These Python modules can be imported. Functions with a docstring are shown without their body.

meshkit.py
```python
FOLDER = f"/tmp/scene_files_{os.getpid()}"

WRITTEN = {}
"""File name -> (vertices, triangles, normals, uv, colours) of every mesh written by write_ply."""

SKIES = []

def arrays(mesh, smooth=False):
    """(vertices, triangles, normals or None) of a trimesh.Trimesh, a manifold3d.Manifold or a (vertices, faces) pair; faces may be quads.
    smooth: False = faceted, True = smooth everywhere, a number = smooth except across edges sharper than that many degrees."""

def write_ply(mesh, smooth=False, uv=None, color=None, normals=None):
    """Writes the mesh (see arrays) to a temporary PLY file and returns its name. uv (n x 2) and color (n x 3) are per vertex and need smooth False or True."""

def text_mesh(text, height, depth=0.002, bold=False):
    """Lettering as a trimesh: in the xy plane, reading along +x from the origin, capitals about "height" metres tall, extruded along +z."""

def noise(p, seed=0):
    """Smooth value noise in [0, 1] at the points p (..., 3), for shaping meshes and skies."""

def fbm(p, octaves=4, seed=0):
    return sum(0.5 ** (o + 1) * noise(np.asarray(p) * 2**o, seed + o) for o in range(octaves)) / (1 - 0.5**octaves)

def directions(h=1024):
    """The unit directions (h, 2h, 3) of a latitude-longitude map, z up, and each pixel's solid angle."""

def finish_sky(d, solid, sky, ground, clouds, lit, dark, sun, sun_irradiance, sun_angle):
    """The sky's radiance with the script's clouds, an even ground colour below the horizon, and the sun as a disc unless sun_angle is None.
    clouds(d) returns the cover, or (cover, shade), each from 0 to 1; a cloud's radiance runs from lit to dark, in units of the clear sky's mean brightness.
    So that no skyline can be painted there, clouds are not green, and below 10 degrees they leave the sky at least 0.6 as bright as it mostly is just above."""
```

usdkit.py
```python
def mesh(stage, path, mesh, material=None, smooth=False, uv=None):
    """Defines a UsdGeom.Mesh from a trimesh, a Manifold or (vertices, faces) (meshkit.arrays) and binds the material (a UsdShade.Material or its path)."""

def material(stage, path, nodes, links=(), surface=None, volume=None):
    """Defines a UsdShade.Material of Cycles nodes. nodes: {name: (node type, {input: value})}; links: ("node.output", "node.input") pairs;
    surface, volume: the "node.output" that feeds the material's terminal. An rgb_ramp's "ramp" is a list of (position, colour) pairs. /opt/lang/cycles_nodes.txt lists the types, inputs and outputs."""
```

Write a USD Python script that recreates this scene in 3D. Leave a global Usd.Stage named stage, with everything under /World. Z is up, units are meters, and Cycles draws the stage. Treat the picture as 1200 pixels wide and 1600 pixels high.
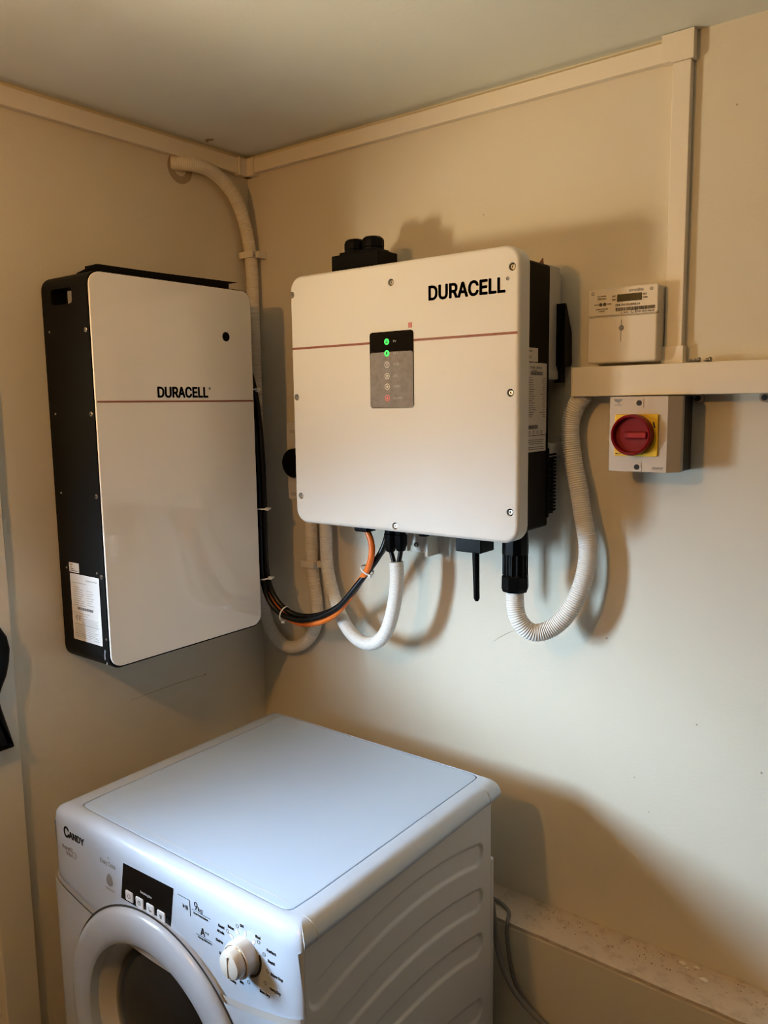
import math, random
import numpy as np
import trimesh, manifold3d, usdkit, meshkit
from scipy.interpolate import CubicSpline
from shapely.geometry import Polygon
from pxr import Usd, UsdGeom, UsdLux, UsdShade, Gf

random.seed(7); rng = np.random.default_rng(7)
stage = Usd.Stage.CreateInMemory()
UsdGeom.SetStageUpAxis(stage, 'Z'); UsdGeom.SetStageMetersPerUnit(stage, 1.0)
UsdGeom.Xform.Define(stage, '/World')

# ------------------------------------------------------------------ camera
cam = UsdGeom.Camera.Define(stage, '/World/camera')
FPX = 1256.0
R_ = np.array([0.79345376, 0.60846569, -0.01416458]); U_ = np.array([-0.06904692, 0.11311269, 0.99118013]); F_ = np.array([-0.60470129, 0.78547758, -0.13176237])
C_ = np.array([1.49827934, -1.42281138, 1.56288061])
M = Gf.Matrix4d(*[float(x) for x in (*R_, 0, *U_, 0, *(-F_), 0, *C_, 1)])
cam.AddTransformOp().Set(M)
cam.CreateHorizontalApertureAttr(36.0); cam.CreateVerticalApertureAttr(48.0)
cam.CreateFocalLengthAttr(36.0 * FPX / 1200.0); cam.CreateClippingRangeAttr((0.02, 100.0))
cam.CreateExposureAttr(0.0)

# ------------------------------------------------------------------ light: a warm ceiling bulb behind the viewer, daylight through the glazed door
def light(cls, name, intensity, color, mat=None, **kw):
    l = cls.Define(stage, '/World/' + name)
    l.CreateIntensityAttr(intensity); l.CreateColorAttr(Gf.Vec3f(*color))
    for k, v in kw.items():
        getattr(l, f'Create{k}Attr')(v)
    if mat is not None:
        UsdGeom.Xformable(l.GetPrim()).AddTransformOp().Set(mat)
    return l
def mat_rows(x, y, z, t):
    return Gf.Matrix4d(*[float(q) for q in (*x, 0, *y, 0, *z, 0, *t, 1)])
light(UsdLux.SphereLight, 'ceiling_bulb_light', 350.0, (1.0, 0.475, 0.118), mat_rows((1,0,0),(0,1,0),(0,0,1),(0.65,-1.62,1.94)), Radius=0.035)
light(UsdLux.RectLight, 'door_glass_daylight', 262.0, (0.59, 0.82, 1.03), mat_rows((0,-1,0),(0,0,1),(-1,0,0),(-0.034,-1.19,1.245)), Width=0.22, Height=0.33)
light(UsdLux.RectLight, 'door_glass_ground_bounce', 185.0, (1.0, 0.82, 0.52), mat_rows((0,-1,0),(0,0,1),(-1,0,0),(-0.034,-1.19,1.490)), Width=0.22, Height=0.14)
light(UsdLux.DomeLight, 'sky_light', 0.2, (0.72, 0.84, 1.0))

# ------------------------------------------------------------------ materials
LOOK = '/World/Looks/'
UsdGeom.Scope.Define(stage, '/World/Looks')
def pmat(name, col, rough=0.5, metallic=0.0, coat=0.0, bump=None, var=None, emit=None, estr=0.0, ior=1.5, spec=None):
    p = {'base_color': col, 'roughness': rough, 'metallic': metallic, 'ior': ior}
    if coat: p['coat_weight'] = coat; p['coat_roughness'] = 0.05
    if emit is not None: p['emission_color'] = emit; p['emission_strength'] = estr
    if spec is not None: p['specular_ior_level'] = spec
    n = {'p': ('principled_bsdf', p)}; l = []
    if bump or var: n['g'] = ('geometry', {})
    if bump:
        sc, st, dist = bump
        n['bn'] = ('noise_texture', {'scale': sc, 'detail': 4.0, 'roughness': 0.6})
        n['b'] = ('bump', {'strength': st, 'distance': dist})
        l += [('g.position', 'bn.vector'), ('bn.fac', 'b.height'), ('b.normal', 'p.normal')]
    if var:
        sc, col2, lo, hi = var
        n['vn'] = ('noise_texture', {'scale': sc, 'detail': 5.0, 'roughness': 0.62})
        n['vr'] = ('rgb_ramp', {'ramp': [(0.0, col), (lo, col), (hi, col2), (1.0, col2)]})
        l += [('g.position', 'vn.vector'), ('vn.fac', 'vr.fac'), ('vr.color', 'p.base_color')]
    return usdkit.material(stage, LOOK + name, n, l, surface='p.BSDF')

MW = pmat('cream_wall_paint', (0.74, 0.685, 0.565), 0.55, bump=(170.0, 0.12, 0.003), var=(3.0, (0.715, 0.66, 0.54), 0.45, 0.75))
MDARK = pmat('dark_brick_red_paint', (0.05, 0.042, 0.035), 0.8)
MC = pmat('white_ceiling_paint', (0.84, 0.88, 0.83), 0.75, bump=(120.0, 0.10, 0.003))
MLEDGE = pmat('dusty_ledge_paint', (0.66, 0.56, 0.44), 0.85, bump=(60.0, 0.6, 0.006), var=(38.0, (0.46, 0.35, 0.25), 0.52, 0.75))
MFLOOR = pmat('grey_concrete_floor', (0.10, 0.092, 0.085), 0.8, bump=(30.0, 0.4, 0.006), var=(6.0, (0.07, 0.064, 0.058), 0.4, 0.7))
MDOOR = pmat('cream_gloss_door_paint', (0.80, 0.76, 0.66), 0.35)
MGLASS = usdkit.material(stage, LOOK + 'door_glass', {'t': ('transparent_bsdf', {}), 'g': ('glossy_bsdf', {'roughness': 0.02}), 'm': ('mix_closure', {'fac': 0.06})},
                         [('t.BSDF', 'm.closure1'), ('g.BSDF', 'm.closure2')], surface='m.closure')
MTRUNK = pmat('white_pvc_trunking', (0.83, 0.77, 0.66), 0.38)
MPVC = pmat('white_corrugated_pvc', (0.86, 0.84, 0.80), 0.42)
MPVCOLD = pmat('cream_corrugated_pvc', (0.82, 0.76, 0.66), 0.45)
MINV = pmat('white_powder_coat', (0.80, 0.785, 0.74), 0.42, bump=(900.0, 0.12, 0.0008))
MPANEL = pmat('white_glossy_glass_panel', (0.90, 0.87, 0.82), 0.05, ior=1.55)
MBLACKM = pmat('black_powder_coat', (0.0045, 0.0045, 0.0043), 0.5, bump=(700.0, 0.15, 0.0008), spec=0.10)
MBLACKP = pmat('black_plastic', (0.003, 0.003, 0.0032), 0.40, spec=0.10)
MBLACKR = pmat('black_cable_sheath', (0.005, 0.005, 0.0055), 0.30, spec=0.35)
MORANGE = pmat('orange_cable_sheath', (0.90, 0.20, 0.025), 0.35)
MGREYM = pmat('grey_galvanised_metal', (0.42, 0.42, 0.40), 0.45, metallic=0.6)
MGREYP = pmat('light_grey_plastic', (0.60, 0.58, 0.54), 0.45)
MGREYC = pmat('grey_cable_sheath', (0.20, 0.19, 0.18), 0.45)
MDGREY = pmat('dark_grey_plastic', (0.035, 0.032, 0.030), 0.5)
MSTEEL = pmat('steel_screw', (0.70, 0.69, 0.66), 0.25, metallic=1.0)
MDSTEEL = pmat('dark_steel_screw', (0.25, 0.24, 0.22), 0.3, metallic=1.0)
MHOLE = pmat('dark_recess', (0.02, 0.018, 0.016), 0.7)
MCOPPER = pmat('copper_red_stripe', (0.26, 0.075, 0.045), 0.4)
MINK = pmat('black_print_ink', (0.008, 0.008, 0.012), 0.4)
MINKG = pmat('grey_print_ink', (0.22, 0.22, 0.23), 0.5)
MINKL = pmat('pale_grey_print_ink', (0.50, 0.50, 0.50), 0.5)
MLABEL = pmat('white_paper_label', (0.86, 0.87, 0.88), 0.45)
MLABELD = pmat('off_white_label', (0.72, 0.68, 0.62), 0.45)
MDISP = pmat('black_glass_display', (0.003, 0.003, 0.0034), 0.10, spec=0.12)
MSHEET = pmat('mottled_grey_sheet', (0.30, 0.27, 0.25), 0.6, var=(90.0, (0.22, 0.20, 0.185), 0.45, 0.72), spec=0.1)
MGREEN = pmat('green_indicator_light', (0.02, 0.3, 0.05), 0.4, emit=(0.02, 0.9, 0.12), estr=0.85)
MICONW = pmat('white_icon_ink', (0.75, 0.72, 0.66), 0.4)
MICONR = pmat('red_icon_ink', (0.80, 0.16, 0.16), 0.4, emit=(1.0, 0.12, 0.12), estr=0.08)
MPINK = pmat('pink_film_tab', (0.62, 0.20, 0.18), 0.4)
MRED = pmat('red_glossy_plastic', (0.20, 0.002, 0.003), 0.32, spec=0.25)
MREDL = pmat('worn_red_plastic', (0.34, 0.012, 0.012), 0.4, spec=0.25)
MYEL = pmat('yellow_plastic', (0.86, 0.55, 0.02), 0.35)
MMETER = pmat('cream_grey_meter_plastic', (0.78, 0.71, 0.60), 0.4)
MLCD = pmat('olive_lcd_glass', (0.055, 0.045, 0.018), 0.15)
MISO = pmat('pale_isolator_plastic', (0.60, 0.52, 0.43), 0.45)
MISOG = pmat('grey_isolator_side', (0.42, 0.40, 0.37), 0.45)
MDRY = pmat('daylight_tinted_enamel', (0.52, 0.60, 0.73), 0.20, coat=0.3)  # white enamel with the bluish daylight put into its base colour
MDRYTOP = pmat('daylight_tinted_top', (0.50, 0.63, 0.82), 0.30, bump=(900.0, 0.08, 0.0006))  # white top, blue of the daylight mixed into the colour
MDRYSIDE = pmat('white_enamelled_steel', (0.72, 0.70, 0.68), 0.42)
MSEAM = pmat('seam_shadow_gap', (0.40, 0.40, 0.40), 0.7)
MKNOB = pmat('white_glossy_knob', (0.62, 0.58, 0.53), 0.18, coat=0.5)
MCHROME = pmat('chrome_ring', (0.85, 0.83, 0.80), 0.12, metallic=1.0)
MDGLASS = pmat('smoked_door_glass', (0.012, 0.012, 0.013), 0.12, spec=0.35)
MDINNER = pmat('grey_inner_door_ring', (0.78, 0.76, 0.74), 0.4)
MBTN = pmat('pale_blue_white_button', (0.80, 0.83, 0.88), 0.35)
MFLAKE = pmat('pale_paint_flake', (0.86, 0.80, 0.70), 0.7)
MDEBRIS = pmat('brown_plaster_debris', (0.42, 0.31, 0.21), 0.9)
MSLAT = pmat('added_louvre_slat', (0.45, 0.45, 0.44), 0.6)  # for the added slats that shape the door light
MTIE = pmat('white_nylon_tie', (0.82, 0.81, 0.78), 0.4)
MPLASTER = pmat('grey_brown_plaster_patch', (0.42, 0.33, 0.23), 0.85, bump=(150.0, 0.5, 0.004))

# ------------------------------------------------------------------ naming helpers
USED = set()
def numbered(parent, name):
    p = f'{parent}/{name}'; k = 0
    while p in USED:
        k += 1; p = f'{parent}/{name}_{k:03d}'
    USED.add(p); return p
BASE = {}
def setd(prim, **kw):
    for k, v in kw.items():
        if v: prim.SetCustomDataByKey(k, v)
GROUPS = {'cable_tie': 'white cable ties on the cable bundle', 'paint_flake': 'pale paint flakes on the ledge', 'loose_screw': 'loose screws lying on the wide trunking', 'trunking_lug': 'screw lugs under the wide trunking', 'battery_cable': 'black cables of the bundle', 'gland_cable': 'short black cables into the open conduit', 'conduit_clip': 'cream conduit clips', 'mini_trunking': 'slim cream trunking lengths', 'flexible_conduit': 'ribbed flexible conduits', 'mains_cable': 'dark cords behind the dryer'}
def thing(name, label, cat, base=(0, 0, 0), group=None, kind=None):
    group = group or GROUPS.get(name)
    p = numbered('/World', name)
    x = UsdGeom.Xform.Define(stage, p); x.AddTranslateOp().Set(Gf.Vec3d(*[float(b) for b in base]))
    BASE[p] = np.array(base, float)
    setd(x.GetPrim(), label=label, category=cat, group=group, kind=kind)
    return p
def part(parent, name, mesh, mat, smooth=35, label=None, kind=None):
    p = numbered(parent, name)
    root = '/'.join(parent.split('/')[:3]); b = BASE.get(root, np.zeros(3))
    v, f = np.asarray(mesh.vertices) - b, np.asarray(mesh.faces)
    m = usdkit.mesh(stage, p, trimesh.Trimesh(v, f, process=False), mat, smooth=smooth)
    setd(m.GetPrim(), label=label, kind=kind)
    return p
def solo(name, mesh, mat, label=None, cat=None, kind=None, group=None, smooth=35):
    p = numbered('/World', name)
    m = usdkit.mesh(stage, p, mesh, mat, smooth=smooth)
    setd(m.GetPrim(), label=label, category=cat, kind=kind, group=group)
    return p

# ------------------------------------------------------------------ mesh helpers
cat_ = trimesh.util.concatenate
def fix(m):
    if m.is_watertight and m.volume < 0: m.invert()
    return m
def cbox(x0, x1, y0, y1, z0, z1, c=0.0):
    lo, hi = np.minimum([x0, y0, z0], [x1, y1, z1]), np.maximum([x0, y0, z0], [x1, y1, z1])
    if c <= 0:
        return trimesh.creation.box(bounds=[lo, hi])
    c = min(c, 0.45 * (hi - lo).min()); pts = []
    for sx in (0, 1):
        for sy in (0, 1):
            for sz in (0, 1):
                p = np.where([sx, sy, sz], hi, lo); s = np.where([sx, sy, sz], -1, 1) * c
                pts += [p + s * np.array(q) for q in ((0, 1, 1), (1, 0, 1), (1, 1, 0), (.29, .29, 1), (.29, 1, .29), (1, .29, .29))]
    return trimesh.Trimesh(np.array(pts)).convex_hull
def rrect(w, h, r, n=8):
    r = max(min(r, w / 2 - 1e-5, h / 2 - 1e-5), 1e-5); out = []
    for cx, cy, a0 in ((w / 2 - r, h / 2 - r, 0), (-w / 2 + r, h / 2 - r, 90), (-w / 2 + r, -h / 2 + r, 180), (w / 2 - r, -h / 2 + r, 270)):
        for a in np.radians(np.linspace(a0, a0 + 90, n)):
            out.append((cx + r * math.cos(a), cy + r * math.sin(a)))
    return np.array(out)
def loft(rings, close=True):
    rings = [np.asarray(r, float) for r in rings]; n = len(rings[0]); v = np.vstack(rings); f = []
    for k in range(len(rings) - 1):
        for i in range(n):
            j = (i + 1) % n; a, b, c, d = k * n + i, k * n + j, (k + 1) * n + j, (k + 1) * n + i
            f += [(a, b, c), (a, c, d)]
    if close:
        for k, flip in ((0, True), (len(rings) - 1, False)):
            ci = len(v); v = np.vstack([v, rings[k].mean(0)])
            for i in range(n):
                j = (i + 1) % n
                f.append((ci, k * n + j, k * n + i) if flip else (ci, k * n + i, k * n + j))
    return fix(trimesh.Trimesh(v, np.array(f), process=False))
def basis(o, u, v):
    u = np.array(u, float); v = np.array(v, float); w = np.cross(u, v)
    T = np.eye(4); T[:3, 0] = u; T[:3, 1] = v; T[:3, 2] = w; T[:3, 3] = o
    return T
BACK = ((1, 0, 0), (0, 0, 1))       # a face looking at -y: u right, v up
LEFT = ((0, 1, 0), (0, 0, 1))       # a face looking at +x: u along +y, v up
def put(m, o, uv):
    m = m.copy(); m.apply_transform(basis(o, *uv)); return m
def plate(w, h, r, levels, n=8):
    """rounded plate in local xy, levels = [(z, inset)]"""
    return loft([np.c_[rrect(w - 2 * i, h - 2 * i, max(r - i, 1e-4), n), np.full(4 * n, z)] for z, i in levels])
def softplate(w, h, r, d, e, n=8):
    """plate 0..d with a rounded front edge of radius e"""
    lv = [(0, 0), (d - e, 0)] + [(d - e + e * math.sin(a), e * (1 - math.cos(a))) for a in np.radians((22, 45, 67, 90))]
    return plate(w, h, r, lv, n)
def quad(o, uv, w, h, t=0.0004, r=0.0):
    """thin sheet, its lower left corner at o"""
    m = plate(w, h, r, [(0, 0), (t, 0)], 4 if r else 1) if r else trimesh.creation.box(bounds=[(-w / 2, -h / 2, 0), (w / 2, h / 2, t)])
    m.apply_translation((w / 2, h / 2, 0)); return put(m, o, uv)
def lathe(prof, T, n=32, caps=True):
    a = np.linspace(0, 2 * np.pi, n, endpoint=False)
    rings = [np.c_[max(r, 1e-5) * np.cos(a), max(r, 1e-5) * np.sin(a), np.full(n, z)] for r, z in prof]
    m = loft(rings, caps); m.apply_transform(T); return m
def axis(o, d):
    d = np.array(d, float); d /= np.linalg.norm(d); u = np.cross(d, (0, 0, 1) if abs(d[2]) < .9 else (0, 1, 0)); u /= np.linalg.norm(u)
    return basis(o, u, np.cross(d, u))
def disc(o, d, r, t=0.0004, n=28):
    return lathe([(r, 0), (r, t)], axis(o, d), n)
def annulus(o, d, r0, r1, t=0.0004, n=28):
    a = np.linspace(0, 2 * np.pi, n, endpoint=False); c, s = np.cos(a), np.sin(a)
    rg = [np.c_[r * c, r * s, np.full(n, z)] for r, z in ((r0, 0), (r1, 0), (r1, t), (r0, t), (r0, 0))]
    m = loft(rg, False); m.apply_transform(axis(o, d)); return m
def spline(pts, step=0.004):
    p = np.array(pts, float); s = np.r_[0, np.cumsum(np.linalg.norm(np.diff(p, axis=0), axis=1))]
    cs = CubicSpline(s, p); return cs(np.linspace(0, s[-1], max(8, int(s[-1] / step))))
def sweep(path, rad, n=14):
    p = np.asarray(path, float); t = np.gradient(p, axis=0); t /= np.linalg.norm(t, axis=1)[:, None]
    u = np.cross(t[0], (0, 1, 0.13)); u /= np.linalg.norm(u); rings = []; a = np.linspace(0, 2 * np.pi, n, endpoint=False)
    rad = np.broadcast_to(rad, (len(p),))
    for i in range(len(p)):
        u = u - t[i] * (u @ t[i]); u /= np.linalg.norm(u); w = np.cross(t[i], u)
        rings.append(p[i] + rad[i] * (np.cos(a)[:, None] * u + np.sin(a)[:, None] * w))
    return loft(rings)
def corrugated(pts, r, pitch=0.0042, depth=0.0011, n=24):
    fine = spline(pts, .001); s = np.r_[0, np.cumsum(np.linalg.norm(np.diff(fine, axis=0), axis=1))]
    m_ = int(s[-1] / pitch) * 6; q = np.linspace(0, s[-1], m_ + 1)
    path = np.c_[[np.interp(q, s, fine[:, k]) for k in range(3)]].T; k = np.arange(len(path)) % 6
    return sweep(path, r - depth * np.array([1.0, .55, .05, 0, .05, .55])[k], n)
def text(s, o, uv, height, width=None, bold=False, depth=0.0004):
    m = meshkit.text_mesh(s, height, depth, bold); b = m.bounds
    m.apply_translation((-b[0, 0], 0, 0))
    if width: m.apply_scale((width / (b[1, 0] - b[0, 0]), 1, 1))
    return put(m, o, uv)
def heavy(m, uv, e):
    u, v_ = np.array(uv[0], float) * e, np.array(uv[1], float) * e
    return cat_([m.copy().apply_translation(a_ * u + b_ * v_) for a_, b_ in ((-1, 0), (1, 0), (0, -.6), (0, .6))])
def man(m):
    return manifold3d.Manifold(manifold3d.Mesh(np.asarray(m.vertices, np.float32), np.asarray(m.faces, np.uint32)))
def weld(m):
    m = trimesh.Trimesh(m.vertices, m.faces, process=True); m.merge_vertices(); return fix(m)
def tri(M_):
    q = M_.to_mesh(); return trimesh.Trimesh(q.vert_properties[:, :3], q.tri_verts, process=False)
def cut(m, holes):
    a = man(weld(m))
    for h in holes: a = a - man(weld(h))
    return tri(a)
def bars(o, uv, rows, t=0.0004):
    """print: rows of (u0, u1, v, thickness)"""
    return cat_([quad(np.array(o) + np.array(uv[0], float) * u0 + np.array(uv[1], float) * v, uv, u1 - u0, h, t) for u0, u1, v, h in rows])
def barcode(o, uv, w, h, n=34, seed=1):
    g = np.random.default_rng(seed); x = 0; rows = []
    ws = g.uniform(0.4, 1.6, 2 * n); ws *= w / ws.sum()
    for k in range(n):
        rows.append((x, x + ws[2 * k], 0, h)); x += ws[2 * k] + ws[2 * k + 1]
    return bars(o, uv, rows)
def prism(pts, o, uv, d):
    m = trimesh.creation.extrude_polygon(Polygon(pts), d, engine='earcut'); return put(m, o, uv)

# ------------------------------------------------------------------ the setting
H = 2.159; XR, YF = 2.7, -3.3
def struct(name, mesh, mat, label):
    return solo(name, mesh, mat, label=label, kind='structure', smooth=None)
struct('floor', cbox(-0.12, XR + .1, YF - .1, 0.1, -0.1, 0.0), MFLOOR, 'bare grey concrete floor under the dryer')
struct('ceiling', cbox(-0.12, XR + .1, YF - .1, 0.1, H, H + 0.1), MC, 'flat white painted ceiling of the utility room')
wb = thing('wall_back', 'cream painted back wall carrying the inverter and the meter', None, (1.2, 0, 0), kind='structure')
part(wb, 'wall_face', cbox(-0.12, XR + .1, 0, 0.1, -0.1, H + .1), MW, None)
wl = thing('wall_left', 'cream painted left wall behind the tall battery cabinet', None, (0, -0.4, 0), kind='structure')
DY0, DY1, DZ = -0.735, -1.56, 2.02
part(wl, 'wall_face', cat_([cbox(-0.12, 0, DY0, 0.0, -0.1, H + .05), cbox(-0.12, 0, YF, DY1, -0.1, H + .05), cbox(-0.12, 0, DY1, DY0, DZ, H + .05)]), MW, None)
struct('wall_right', cbox(XR, XR + .1, YF - .1, 0.1, -0.1, H + .1), MDARK, 'dark right wall of the utility room')
struct('wall_front', cbox(-0.12, XR + .1, YF - .1, YF, -0.1, H + .1), MDARK, 'dark wall behind the viewer')
# marks on the walls and ceiling
def scratch(pts, w, face, parent):
    a = np.array(pts, float); n = len(a); prof = w * np.sin(np.linspace(0.25, np.pi - 0.25, n)); d = np.gradient(a, axis=0); d /= np.linalg.norm(d, axis=1)[:, None]
    q = np.c_[-d[:, 1], d[:, 0]]; poly = np.vstack([a + q * prof[:, None], (a - q * prof[:, None])[::-1]])
    o, uv = face; part(parent, 'scratch', prism(poly, o, uv, 0.0005), MPLASTER, None)
scratch([(-.408, .920), (-.35, .922), (-.28, .923), (-.22, .9215), (-.195, .919)], .0008, ((-.0002, 0, 0), LEFT), wl)
scratch([(-.204, .920), (-.199, .9215), (-.194, .920)], .0022, ((-.0002, 0, 0), LEFT), wl)
scratch([(.684, 1.071), (.70, 1.083), (.72, 1.096), (.736, 1.104)], .0007, ((0, .0002, 0), BACK), wb)
scratch([(.775, 1.119), (.79, 1.1195), (.80, 1.123), (.815, 1.121)], .0009, ((0, .0002, 0), BACK), wb)
for k in range(9):
    x, z = [(1.02, .80), (1.10, .99), (1.21, .93), (.99, .86), (1.25, 1.42), (1.255, 1.40), (.66, 1.93), (1.125, 2.03), (.93, 1.12)][k]
    part(wb, 'speck', disc((x, .0002, z), (0, -1, 0), .0013 + .0003 * (k % 3), .0005, 9), MPLASTER, None)
part(wl, 'screw_hole', disc((-.0002, -.081, 2.107), (1, 0, 0), .0055, .0006), MHOLE, None)
ctp = thing('plaster_patch', 'small brown chip in the ceiling paint close to the corner', 'chipped patch', (.03, -.15, H))
part(ctp, 'chip', prism([(0, 0), (.012, .004), (.022, .0), (.03, .007), (.018, .016), (.006, .012)], (.022, -.142, H + .0002), ((1, 0, 0), (0, -1, 0)), .0012), MPLASTER, None)
# plinth ledge of the back wall, its front edge a little worn
ys, zs_ = [], []
nx = 160; xs = np.linspace(-0.02, XR, nx)
ed = (meshkit.fbm(np.c_[xs * 28, xs * 0, xs * 0], 4, 3) - .5) * .008; ed2 = (meshkit.fbm(np.c_[xs * 40, xs * 0 + 5, xs * 0], 4, 8) - .5) * .006
rings = [np.c_[np.full(8, x), [0.02, -.1005, -.1005 + abs(e2) * .6, -.099 + .004 + e, -.05, -.02, 0.004, 0.02], [-.02, -.02, .522, .5315 - abs(e2) * .5, .5325, .5325, .533, .533]] for x, e, e2 in zip(xs, ed, ed2)]
wlg = thing('wall_ledge', 'dusty cream ledge along the foot of the back wall', None, (1.2, -.05, 0), kind='structure')
part(wlg, 'ledge_body', loft(rings), MW, None)
part(wlg, 'dusty_top', loft([np.c_[np.full(6, x), [-.1006, -.1006, -.05, -.0005, -.0005, -.05], [.5270, .5334, .5334, .5340, .5300, .5300]] + np.c_[np.zeros(6), np.r_[e * .5, e * .5, 0, 0, 0, 0], np.zeros(6)] for x, e in zip(xs, ed)]), MLEDGE, None)

# door in the left wall: casing, leaf with a glazed light, black handle
dr = thing('door_1', 'cream glazed door and casing at the left edge of the picture', None, (0, -1.15, 0), kind='structure')
part(dr, 'door_frame', cat_([cbox(-.06, .016, DY0 - .006, -.672, 0, DZ - .0005, .003), cbox(-.06, .016, DY1 - .06, DY1 + .006, 0, DZ - .0005, .003), cbox(-.06, .016, DY1 - .06, -.672, DZ, DZ + .06, .003)]), MDOOR)
GY0, GY1, GZ0, GZ1 = -1.05, -1.32, 1.06, 1.58
part(dr, 'door_leaf', cat_([cbox(-.05, -.006, GY0, DY0 - .006, .006, DZ - .004), cbox(-.05, -.006, DY1 + .006, GY1, .006, DZ - .004), cbox(-.05, -.006, GY1, GY0, .006, GZ0), cbox(-.05, -.006, GY1, GY0, GZ1, DZ - .004)]), MDOOR, None)
part(dr, 'pane', cbox(-.044, -.040, GY1, GY0, GZ0, GZ1), MGLASS, None)
for z in np.r_[np.arange(GZ0 + .008, 1.425, .035), np.arange(1.445, GZ1 + .02, .045)]:      # added unseen louvre slats steering the daylight, the upper ones tipped the other way
    sl = cbox(-.029, .029, GY1 + .001, GY0 - .001, -.0008, .0008); T = trimesh.transformations.rotation_matrix(math.radians(20 if z < 1.43 else -38), (0, 1, 0)); T[:3, 3] = (0, 0, z)
    sl.apply_transform(T); part(dr, 'slat', sl, MSLAT, None)
hd = thing('door_handle', 'black rounded handle flaring to a foot at the left picture edge', 'handle', (.03, -.75, .93))
prof = [(.0, 1.196), (.016, 1.190), (.036, 1.170), (.051, 1.143), (.055, 1.118), (.052, 1.094), (.045, 1.068), (.034, 1.046), (.027, 1.030), (.030, 1.010), (.036, .985), (.042, .96), (.049, .930), (.050, .924), (.0, .924)]
full = [(-a, b) for a, b in prof] + [(a, b) for a, b in prof[::-1]][1:-1]
pl = Polygon(full).buffer(-.004).buffer(.004)
def polyring(pg, n=150): 
    return np.array([pg.exterior.interpolate(k / n, normalized=True).coords[0] for k in range(n)])
def polyloft(pg, levels, o, uv, n=150):
    c = np.array(pg.centroid.coords[0]); base = polyring(pg, n); rs = []
    tan = np.roll(base, -1, 0) - np.roll(base, 1, 0); tan /= np.linalg.norm(tan, axis=1)[:, None]; nr = np.c_[tan[:, 1], -tan[:, 0]]
    if not pg.exterior.is_ccw: nr = -nr
    for z, i in levels: rs.append(np.c_[base - nr * i, np.full(n, z)])
    m = loft(rs); return put(m, o, uv)
part(hd, 'grip', polyloft(pl, [(0, .002), (.004, 0), (.018, 0), (.024, .002), (.028, .007), (.030, .014)], (.016, -.744, 0), LEFT), MBLACKP)
part(hd, 'fixing_screw', disc((.046, -.744, 1.115), (1, 0, 0), .006, .001), MDSTEEL)

# ------------------------------------------------------------------ battery cabinet on the left wall
b = thing('battery_cabinet', 'tall white-fronted black wall battery cabinet on the left wall', 'battery', (.08, -.355, 1.06))
BY0, BY1, BZ0, BZ1 = -.5576, -.1525, 1.0600, 1.8160
bw, bh, bcy, bcz = BY1 - BY0, BZ1 - BZ0, (BY0 + BY1) / 2, (BZ0 + BZ1) / 2
shell = put(softplate(bw, bh, .026, .152, .002), (.004, bcy, bcz), LEFT)
slot = cbox(.037, .107, BY0 - .01, BY0 + .035, 1.7595, 1.7895, .006)
shell = cut(shell, [slot])
part(b, 'cabinet_body', shell, MBLACKM)
part(b, 'front_panel', put(softplate(bw - .0085, bh - .0075, .024, .0040, .0010), (.1578, bcy - .0022, bcz + .0012), LEFT), MPANEL)
part(b, 'handle_recess', cat_([cbox(.071, .1045, BY0 + .014, BY0 + .017, 1.7615, 1.7855), ]), MGREYM, None, label='bare grey metal seen inside the hand slot')
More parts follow.
